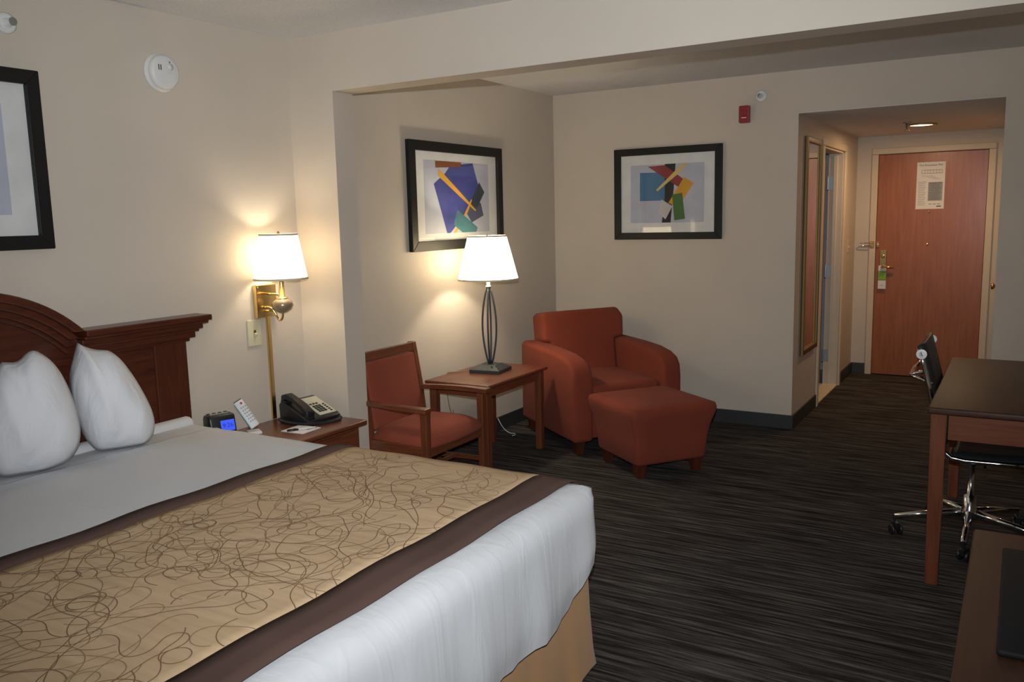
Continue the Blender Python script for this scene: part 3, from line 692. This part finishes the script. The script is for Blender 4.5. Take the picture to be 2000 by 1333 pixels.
# alarm clock
ck = thing('alarm_clock', 'black alarm clock radio with glowing blue display on the nightstand', 'alarm clock', (.095, -.045, NZ), math.radians(-18))
MB().prism([(-.045, 0), (.055, 0), (.058, .02), (.038, .118), (.028, .125), (-.03, .125), (-.045, .11)], -.064, .064, 'y').build('body', 'black_plastic', ck, bevel=.010, seg=3)
CM = Matrix.Translation((.047, 0, .07)) @ Matrix.Rotation(math.atan2(-.02, .098), 4, 'Y')
scr = MB().box(.0, .0028, -.012, .054, -.022, .030).build('display', 'clock_screen', ck, M=CM)
text('9:26', .030, CM @ Matrix.Translation((.0034, .021, .004)) @ Matrix.Rotation(math.pi / 2, 4, 'Z') @ Matrix.Rotation(math.pi / 2, 4, 'X'), 'clock_digit', ck, 'digits')
MB().box(-.012, .012, -.045, .045, .124, .1275).build('snooze_bar', 'steel', ck, bevel=.001)
bt_ = MB()
for k in range(4): bt_.box(-.03, -.02, -.05 + k * .028, -.035 + k * .028, .124, .128)
bt_.build('buttons', 'black_plastic', ck); tag([o for o in COL.objects if o.name.startswith('buttons')][-1], kind='stuff')
# remote control leaning in a small holder
rc = thing('remote_control', 'white and light blue television remote standing in a holder on the nightstand', 'remote control', (.150, .125, NZ + .030))
RM = Matrix.Rotation(math.radians(-20), 4, 'Y') @ Matrix.Rotation(math.radians(-35), 4, 'Z') @ Matrix.Rotation(math.radians(12), 4, 'X')
RM = Matrix.Rotation(math.radians(-30), 4, 'Z') @ Matrix.Rotation(math.radians(28), 4, 'X') @ Matrix.Rotation(math.radians(-22), 4, 'Y')
MB().box(-.010, .010, -.023, .023, 0, .155).build('casing', 'white_plastic', rc, M=RM, bevel=.006, seg=3)
MB().box(-.011, .0085, -.0245, -.012, .0, .148).build('blue_side', 'teal_plastic', rc, M=RM, bevel=.003)
MB().box(-.009, .009, -.021, .021, .148, .157).build('infrared_end', 'black_plastic', rc, M=RM, bevel=.003)
rb = MB()
for r in range(6):
    for c_ in range(3): rb.box(.009, .012, -.008 + c_ * .011, -.002 + c_ * .011, .03 + r * .016, .037 + r * .016)
rb.build('buttons', 'ink_grey', rc, M=RM); tag([o for o in COL.objects if o.name.startswith('buttons')][-1], kind='stuff')
MB().lathe([(0, 0), (.006, 0), (.006, .003), (0, .004)], 12, M=RM @ Matrix.Translation((.0095, .008, .135)) @ RY).build('power_button', 'button_red', rc)
rh = thing('remote_holder', 'small pale plastic holder for the remote on the nightstand', 'holder', (.150, .115, NZ))
MB().box(-.035, .035, -.03, .03, 0, .012).build('tray', 'white_plastic', rh, rz=math.radians(-30), bevel=.002)

# ------------------------------------------------------------------ lamp shade helper
def shade(t, r0, r1, z0, z1, c=(0, 0, 0), mt='lamp_shade'):
    o = MB().lathe([(r0, z0), (r1, z1)], 56, c=c, cap=False).build('lamp_shade', mt, t, smooth=True)
    for r, z in ((r0, z0), (r1, z1)):
        MB().lathe([(r - .002, z - .005), (r + .002, z - .005), (r + .002, z + .005), (r - .002, z + .005), (r - .002, z - .005)], 56, c=c, cap=False).build('shade_trim', 'shade_trim', o)
    return o
def bulb(t, c, energy, col=(1, .84, .62)):
    MB().lathe([(.012, -.05), (.013, -.03), (.024, -.012), (.03, .008), (.026, .026), (.014, .036), (0, .039)], 20, c=c).build('light_bulb', 'bulb', t, smooth=True)
    L = bpy.data.lights.new('bulb_light', 'POINT'); L.energy = energy; L.color = col; L.shadow_soft_size = .033
    o = bpy.data.objects.new('bulb_light', L); COL.objects.link(o); o.location = Vector(c) + Vector((0, 0, .0)); o.parent = t
    o.location = Vector(c) + Vector((0, 0, .075))
# ------------------------------------------------------------------ sconce
sc = thing('wall_sconce', 'brass swing arm wall lamp with lit white shade beside the bed', 'wall lamp', (0, .362, 0))
MB().box(0, .032, -.066, .066, 1.072, 1.240).build('back_plate', 'brass', sc, bevel=.003)
bp = sc.children[0]
for y in (-.058, .058):
    for z in (1.085, 1.228): MB().lathe([(0, .032), (.004, .033), (0, .035)], 10, M=Matrix.Translation((0, y, z)) @ RY).build('screw', 'brass_dark', bp)
XS = .140
MB().tube([(.03, -.02, 1.196), (XS, 0, 1.190)], .0055, 10).build('upper_arm', 'brass', sc, smooth=True)
MB().tube(bez((.03, -.02, 1.125), (.07, -.02, 1.13), (.08, -.01, 1.12), (.092, 0, 1.085)) + bez((.092, 0, 1.085), (.105, 0, 1.05), (XS, 0, 1.05), (XS, 0, 1.105))[1:], .006, 10).build('lower_arm', 'brass', sc, smooth=True)
MB().tube([(.03, .0, 1.107), (.055, .0, 1.105)], .004).box(.05, .058, -.014, .014, 1.101, 1.110).build('switch_key', 'brass', sc, bevel=.002)
MB().lathe([(.006, 1.095), (.022, 1.100), (.045, 1.115), (.055, 1.138), (.048, 1.158), (.030, 1.170), (.026, 1.173)], 36, c=(XS, 0, 0)).build('ball_body', 'taupe_gloss', sc, smooth=True)
MB().lathe([(.030, 1.168), (.031, 1.174), (.018, 1.178), (.015, 1.18), (.015, 1.285), (.017, 1.29)], 24, c=(XS, 0, 0)).build('neck', 'brass', sc, smooth=True)
shade(sc, .133, .094, 1.272, 1.492, (XS, 0, 0), 'sconce_shade')
MB().tube([(XS - .095, 0, 1.487), (XS + .095, 0, 1.487)], .002, 6).tube([(XS, -.095, 1.487), (XS, .095, 1.487)], .002, 6).lathe([(.004, 1.485), (.008, 1.49), (.008, 1.50), (.004, 1.508), (0, 1.51)], 14, c=(XS, 0, 0)).build('finial', 'brass', sc, smooth=True)
bulb(sc, (XS, 0, 1.33), 4.2)
cv = struct(MB().box(0, .014, .370, .396, NZ, 1.072).build('trim_6', 'brass', bevel=.002)); cv['label'] = 'brass cord cover strip running down the wall from the sconce'

# ------------------------------------------------------------------ side table
st = thing('side_table', 'square legged cherry side table under the lamp', 'side table', (.425, 1.83, 0))
TZ = .56
MB().box(-.235, .235, -.375, .375, TZ - .022, TZ).build('top', 'cherry_y', st, bevel=.008, seg=3)
for s in (-1, 1):
    MB().box(s * .185 - .010, s * .185 + .010, -.31, .31, TZ - .085, TZ - .022).build('apron', 'cherry_y', st)
    MB().box(-.16, .16, s * .325 - .010, s * .325 + .010, TZ - .085, TZ - .022).build('apron', 'cherry_x', st)
    for s2_ in (-1, 1): MB().box(s * .19 - .024, s * .19 + .024, s2_ * .33 - .024, s2_ * .33 + .024, 0, TZ - .022, taper=.9).build('leg', 'cherry', st, bevel=.003)
# table lamp
tl = thing('table_lamp', 'lit table lamp with bowed black iron rods and white shade on the side table', 'table lamp', (.405, 1.89, TZ))
BM_ = Matrix.Rotation(math.radians(8), 4, 'Z')
MB().box(-.105, .105, -.105, .105, 0, .022, M=BM_).build('base', 'iron', tl, bevel=.002)
MB().add([(x * s, y * s, z) for z, s in ((.022, .105), (.05, .055)) for x, y in ((-1, -1), (1, -1), (1, 1), (-1, 1))], [(0, 1, 5, 4), (1, 2, 6, 5), (2, 3, 7, 6), (3, 0, 4, 7), (4, 5, 6, 7), (3, 2, 1, 0)], M=BM_).build('base_step', 'iron', tl, bevel=.002)
MB().tube([(.06, -.045, .04), (.075, -.052, .052)], .006, 8).tube([(.045, -.06, .04), (.056, -.07, .052)], .005, 8).build('switch_knob', 'chrome', tl)
for k in range(4):
    a = k * math.pi / 2 + .35; pts = []
    for i in range(17):
        t = i / 16; r = .010 + .036 * math.sin(math.pi * t) ** .85; pts.append((r * math.cos(a), r * math.sin(a), .05 + t * .50))
    MB().tube(pts, .0062, 8).build('rod', 'iron', tl, smooth=True)
MB().lathe([(.019, .548), (.019, .556), (.012, .560), (.013, .60), (.013, .63)], 20).build('neck', 'steel', tl, smooth=True)
shade(tl, .194, .124, .602, .875)
MB().tube([(-.12, 0, .868), (.12, 0, .868)], .002, 6).tube([(0, -.12, .868), (0, .12, .868)], .002, 6).lathe([(.004, .868), (.008, .872), (.006, .885), (0, .888)], 14).build('finial', 'steel', tl)
bulb(tl, (0, 0, .68), 11)
lc = MB().tube(bez((.28, 1.82, TZ + .006), (.25, 1.79, TZ + .006), (.22, 1.74, TZ + .006), (.185, 1.72, TZ + .004), 10) + bez((.185, 1.72, TZ + .004), (.165, 1.71, TZ - .02), (.17, 1.72, .35), (.20, 1.74, .25), 10)[1:] + bez((.20, 1.74, .25), (.22, 1.76, .15), (.15, 1.80, .12), (.125, 1.85, .28), 10)[1:], .003, 6).build('lamp_cord', 'cord_tan', smooth=True)
tag(lc, 'thin tan lamp cord trailing off the back of the side table', 'cord')
wc = MB().tube(bez((.118, 2.42, .10), (.16, 2.40, .06), (.20, 2.36, .03), (.24, 2.40, .005), 12) + bez((.24, 2.40, .005), (.27, 2.43, .004), (.30, 2.38, .004), (.28, 2.35, .004), 8)[1:], .003, 6).build('white_cable', 'white_plastic', smooth=True)
tag(wc, 'short white cable end lying on the carpet by the baseboard', 'cable')

# ------------------------------------------------------------------ wooden armchair (faces +x)
wch = thing('wooden_armchair', 'cherry wood armchair with rust upholstered seat and back', 'armchair', (.47, 1.055, 0))
hw = lambda x: .246 + .034 * (x + .19) / .415        # half width grows toward the front
def quadstrip(name, secs, mat):
    mb = MB()
    for sec in secs: mb.v += sec
    for i in range(len(secs) - 1): a = i * 4; mb.f += [(a + k, a + (k + 1) % 4, a + 4 + (k + 1) % 4, a + 4 + k) for k in range(4)]
    e_ = (len(secs) - 1) * 4; mb.f += [(3, 2, 1, 0), (e_, e_ + 1, e_ + 2, e_ + 3)]; mb.mi = [0] * len(mb.f)
    return mb.build(name, mat, wch, bevel=.004)
for s in (-1, 1):
    quadstrip('rear_leg', [[(x - .02, s * .246 - .018, z), (x + .02, s * .246 - .018, z), (x + .02, s * .246 + .018, z), (x - .02, s * .246 + .018, z)] for x, z in ((-.20, 0), (-.185, .18), (-.180, .36), (-.205, .58), (-.248, .828))], 'cherry')
    MB().box(.203, .245, s * .272 - .021, s * .272 + .021, 0, .545, taper=.85).build('front_leg', 'cherry', wch, bevel=.004)
    secs = []
    for i in range(13):
        t = i / 12; x = -.205 + .465 * t; y = s * (hw(x) + .010 + .016 * math.sin(math.pi * t)); wd = .016 + .013 * t ** 2; z = .574 - .012 * (t - .6) ** 2
        secs.append([(x, y - wd, z - .028), (x, y + wd, z - .028), (x, y + wd, z), (x, y - wd, z)])
    quadstrip('arm', secs, 'cherry_x')
    for nm, z0, z1, th in (('seat_rail', .295, .352, .011), ('stretcher', .14, .168, .009)):
        quadstrip(nm, [[(x, s * hw(x) - th, z0), (x, s * hw(x) + th, z0), (x, s * hw(x) + th, z1), (x, s * hw(x) - th, z1)] for x in (-.175, .205)], 'cherry_x')
MB().box(.207, .232, -.25, .25, .295, .352).build('seat_rail', 'cherry_y', wch, bevel=.003)
MB().box(-.19, -.168, -.205, .205, .295, .352).build('seat_rail', 'cherry_y', wch, bevel=.003)
MB().box(.02, .042, -.24, .24, .145, .165).build('stretcher', 'cherry_y', wch, bevel=.003)
seat = MB(); nx, ny = 16, 16
for sg in (0, 1):
    for i in range(nx + 1):
        for j in range(ny + 1):
            u = -1 + 2 * i / nx; v_ = -1 + 2 * j / ny
            x = .03 + u * .205 + (.030 * (1 - v_ * v_) if u > 0 else 0) * u; y = v_ * (hw(x) - .002)
            seat.v.append((x, y, .345 if sg == 0 else .362 + .080 * ((1 - abs(u) ** 4) * (1 - abs(v_) ** 4)) ** .5))
n1 = (nx + 1) * (ny + 1)
for i in range(nx):
    for j in range(ny):
        a = i * (ny + 1) + j; seat.f += [(a, a + 1, a + ny + 2, a + ny + 1), (n1 + a, n1 + a + ny + 1, n1 + a + ny + 2, n1 + a + 1)]
for i in range(nx): a = i * (ny + 1); b_ = a + ny; seat.f += [(a, a + ny + 1, n1 + a + ny + 1, n1 + a), (b_, n1 + b_, n1 + b_ + ny + 1, b_ + ny + 1)]
for j in range(ny): a = j; b_ = nx * (ny + 1) + j; seat.f += [(a, n1 + a, n1 + a + 1, a + 1), (b_, b_ + 1, n1 + b_ + 1, n1 + b_)]
seat.mi = [0] * len(seat.f); seat.build('seat', 'chair_rust', wch, smooth=True)
bkm = Matrix.Translation((-.182, 0, .39)) @ Matrix.Rotation(math.radians(-8.8), 4, 'Y')
MB().box(-.020, .030, -.225, .225, .0, .385).build('backrest', 'chair_rust', wch, M=bkm, bevel=.018, seg=4)
MB().box(-.017, .019, -.262, .262, .388, .440).build('top_rail', 'cherry_y', wch, M=bkm, bevel=.004)

# ------------------------------------------------------------------ rust armchair and ottoman
AR = math.radians(53); ux = Vector((math.cos(AR), math.sin(AR), 0)); vx = Vector((-ux.y, ux.x, 0))
c0 = Vector((.91, 2.04, 0)) + ux * .43 + vx * .435
ac = thing('club_armchair', 'rust fabric club armchair in the corner below the far wall picture', 'armchair', c0, AR)
# local: x right (along front), y back; front at y=-.435
prof = [(-.435, .085), (-.435, .47), (-.425, .545), (-.39, .595), (-.32, .625), (-.20, .645), (.0, .655), (.40, .66), (.43, .64), (.43, .085)]
for s in (-1, 1):
    MB().prism(prof, s * .335 - .075, s * .335 + .075, 'x').build('arm', 'rust', ac, bevel=.032, seg=5)
MB().box(-.262, .262, -.40, .36, .10, .30).build('seat_base', 'rust', ac, bevel=.012, seg=3)
MB().box(-.258, .258, -.415, .22, .295, .455).build('seat_cushion', 'rust', ac, bevel=.045, seg=5)
bk = Matrix.Translation((0, .26, .40)) @ Matrix.Rotation(math.radians(-9), 4, 'X')
MB().prism([(-.258, -.10), (.258, -.10), (.258, .245), (.335, .26), (.345, .41), (.30, .475), (-.295, .470), (-.31, .44), (-.31, .26), (-.258, .245)], -.085, .115, 'y').build('back_cushion', 'rust', ac, M=bk, bevel=.045, seg=5)
MB().box(-.30, .30, .31, .43, .085, .72).build('back_panel', 'rust', ac, bevel=.03, seg=4)
for sx in (-1, 1):
    for sy in (-1, 1):
        MB().box(sx * .345 - .035, sx * .345 + .035, sy * .37 - .035, sy * .37 + .035, 0, .10, taper=.65).build('foot', 'mahogany_z', ac, bevel=.003)
ot = thing('ottoman', 'rust fabric ottoman in front of the club armchair', 'ottoman', (1.425, 2.115, 0), math.radians(53))
tp = MB(); lv = [(.085, .235), (.10, .245), (.22, .255), (.30, .268), (.37, .290), (.40, .295), (.425, .288), (.436, .262), (.440, .20), (.441, .0)]
vs = []; fs = []
per = rrect(-1, 1, -1, 1, .12, 6, 8); n = len(per)
for z, h in lv: vs += [(p[0] * h, p[1] * h, z) for p in per]
for l in range(len(lv) - 1): fs += [(l * n + i, l * n + (i + 1) % n, (l + 1) * n + (i + 1) % n, (l + 1) * n + i) for i in range(n)]
fs.append(tuple(range(n))[::-1]); MB().add(vs, fs).build('upholstery', 'rust', ot, smooth=True)
for sx in (-1, 1):
    for sy in (-1, 1): MB().box(sx * .195 - .035, sx * .195 + .035, sy * .195 - .035, sy * .195 + .035, 0, .09, taper=.65).build('foot', 'mahogany_z', ot, bevel=.003)

# ------------------------------------------------------------------ desk and office chair
dk = thing('desk', 'dark cherry writing desk along the right wall', 'desk', (3.375, 1.67, 0))
MB().box(-.325, .335, -.67, .67, .728, .755).build('top', 'desk_wood', dk, bevel=.007, seg=3)
for s in (-1, 1):
    MB().box(-.25, .28, s * .62 - .011, s * .62 + .011, .62, .728).build('apron', 'cherry_x', dk)
    for s2_ in (-1, 1): MB().box(s2_ * .285 - .03, s2_ * .285 + .03, s * .62 - .03, s * .62 + .03, 0, .728, taper=.82).build('leg', 'cherry', dk, bevel=.003)
MB().box(.275, .295, -.59, .59, .62, .728).build('apron', 'cherry_y', dk)
oc = thing('office_chair', 'black office chair with chrome frame pushed under the desk', 'office chair', (3.195, 1.665, 0))
for k in range(5):
    a = math.radians(197 + 72 * k); dx, dy = math.cos(a), math.sin(a)
    MB().tube([(dx * .04, dy * .04, .125), (dx * .20, dy * .20, .108), (dx * .325, dy * .325, .088)], [.020, .015, .012], 10).build('spoke', 'chrome', oc, smooth=True)
    CMx = Matrix.Translation((dx * .325, dy * .325, 0)) @ Matrix.Rotation(a + 1.9 + k * .7, 4, 'Z')
    cs = MB().tube([(0, 0, .055), (0, 0, .098)], .007, 8, M=CMx).box(-.012, .034, -.011, .011, .03, .062, M=CMx).build('caster', 'black_plastic', oc, bevel=.003)
    wm = CMx @ Matrix.Translation((.014, 0, .027)) @ Matrix.Rotation(math.pi / 2, 4, 'X')
    for s in (-1, 1): MB().lathe([(0, s * .012), (.020, s * .012), (.026, s * .015), (.026, s * .023), (.018, s * .027), (0, s * .027)], 20, M=wm).build('wheel', 'black_plastic', cs, smooth=True)
MB().lathe([(.036, .10), (.038, .14), (.028, .155), (.026, .21), (.014, .215), (.014, .35), (.020, .36), (.020, .40)], 24).build('column', 'chrome', oc, smooth=True)
MB().box(-.09, .09, -.07, .07, .385, .415).tube([(.05, -.07, .40), (.06, -.20, .395)], .006, 8).build('tilt_mechanism', 'black_plastic', oc, bevel=.005)
rail = lambda y: [(-.222, y, .928), (-.203, y, .86), (-.172, y, .74), (-.146, y, .62), (-.125, y, .53), (-.112, y, .475), (-.075, y, .445), (-.02, y, .438), (.10, y, .440), (.27, y, .448)]
for s in (-1, 1):
    MB().tube(rail(s * .245), .011, 10).build('side_rail', 'chrome', oc, smooth=True)
    MB().lathe([(0, 0), (.022, 0), (.022, .006), (.012, .008), (.010, .004), (0, .004)], 20, M=Matrix.Translation((-.212, s * .250, .905)) @ Matrix.Rotation(s * -math.pi / 2, 4, 'X')).build('end_cap', 'white_plastic', oc)
def sling(name, lo_, hi_, up_=0):
    pp = rail(0)[lo_:hi_]; vs = []; fs = []
    fine = []
    for i in range(len(pp) - 1): fine += [Vector(pp[i]).lerp(Vector(pp[i + 1]), k / 4) for k in range(4)]
    fine.append(Vector(pp[-1]))
    for p in fine: vs += [(p.x, -.238, p.z + up_), (p.x + .006, -.1, p.z - .004 + up_), (p.x + .006, .1, p.z - .004 + up_), (p.x, .238, p.z + up_)]
    for i in range(len(fine) - 1): fs += [(i * 4 + k, i * 4 + k + 1, i * 4 + 4 + k + 1, i * 4 + 4 + k) for k in range(3)]
    o = MB().add(vs, fs).build(name, 'black_leather', oc, smooth=True)
    so = o.modifiers.new('thick', 'SOLIDIFY'); so.thickness = .022; so.offset = 0
sling('backrest', 0, 6, .012); sling('seat', 6, 10)
MB().tube([(-.185, -.235, .83), (-.255, -.20, .80), (-.262, 0, .80), (-.255, .20, .80), (-.185, .235, .83)], .009, 8).tube([(-.255, -.20, .80), (-.165, -.235, .77)], .008, 8).build('back_spreader', 'chrome', oc, smooth=True)

# ------------------------------------------------------------------ dresser and television at the right edge
dz_ = thing('dresser', 'brown wooden dresser against the right wall in the near corner', 'dresser', (3.50, -1.20, 0))
MB().box(-.225, .215, -.82, .82, .725, .75).build('top', 'desk_wood', dz_, bevel=.006, seg=3)
MB().box(-.205, .21, -.80, .80, .06, .725).build('body', 'cherry', dz_)
MB().box(-.19, .20, -.78, .78, 0, .06).build('plinth', 'cherry_y', dz_)
for k in range(2):
    for z0, z1 in ((.09, .29), (.30, .50), (.51, .705)):
        dr = MB().box(-.222, -.205, -.78 + k * .79, -.01 + k * .79, z0, z1).build('drawer', 'cherry_y', dz_, bevel=.004)
plain('black_matte', (.011, .011, .012), .65, spec=.2)
tv = thing('television', 'black television on a flat base on the dresser at the right edge of the photo', 'television', (3.46, -.79, .75))
MB().box(-.12, .13, -.27, .27, 0, .014).build('base', 'black_matte', tv, bevel=.006, seg=3)
MB().box(.02, .06, -.06, .06, .014, .13).build('neck', 'black_plastic', tv)
MB().box(.02, .07, -.48, .48, .10, .66).build('casing', 'black_plastic', tv, bevel=.008)
MB().box(.017, .021, -.455, .455, .13, .635).build('screen', 'frame_black', tv)
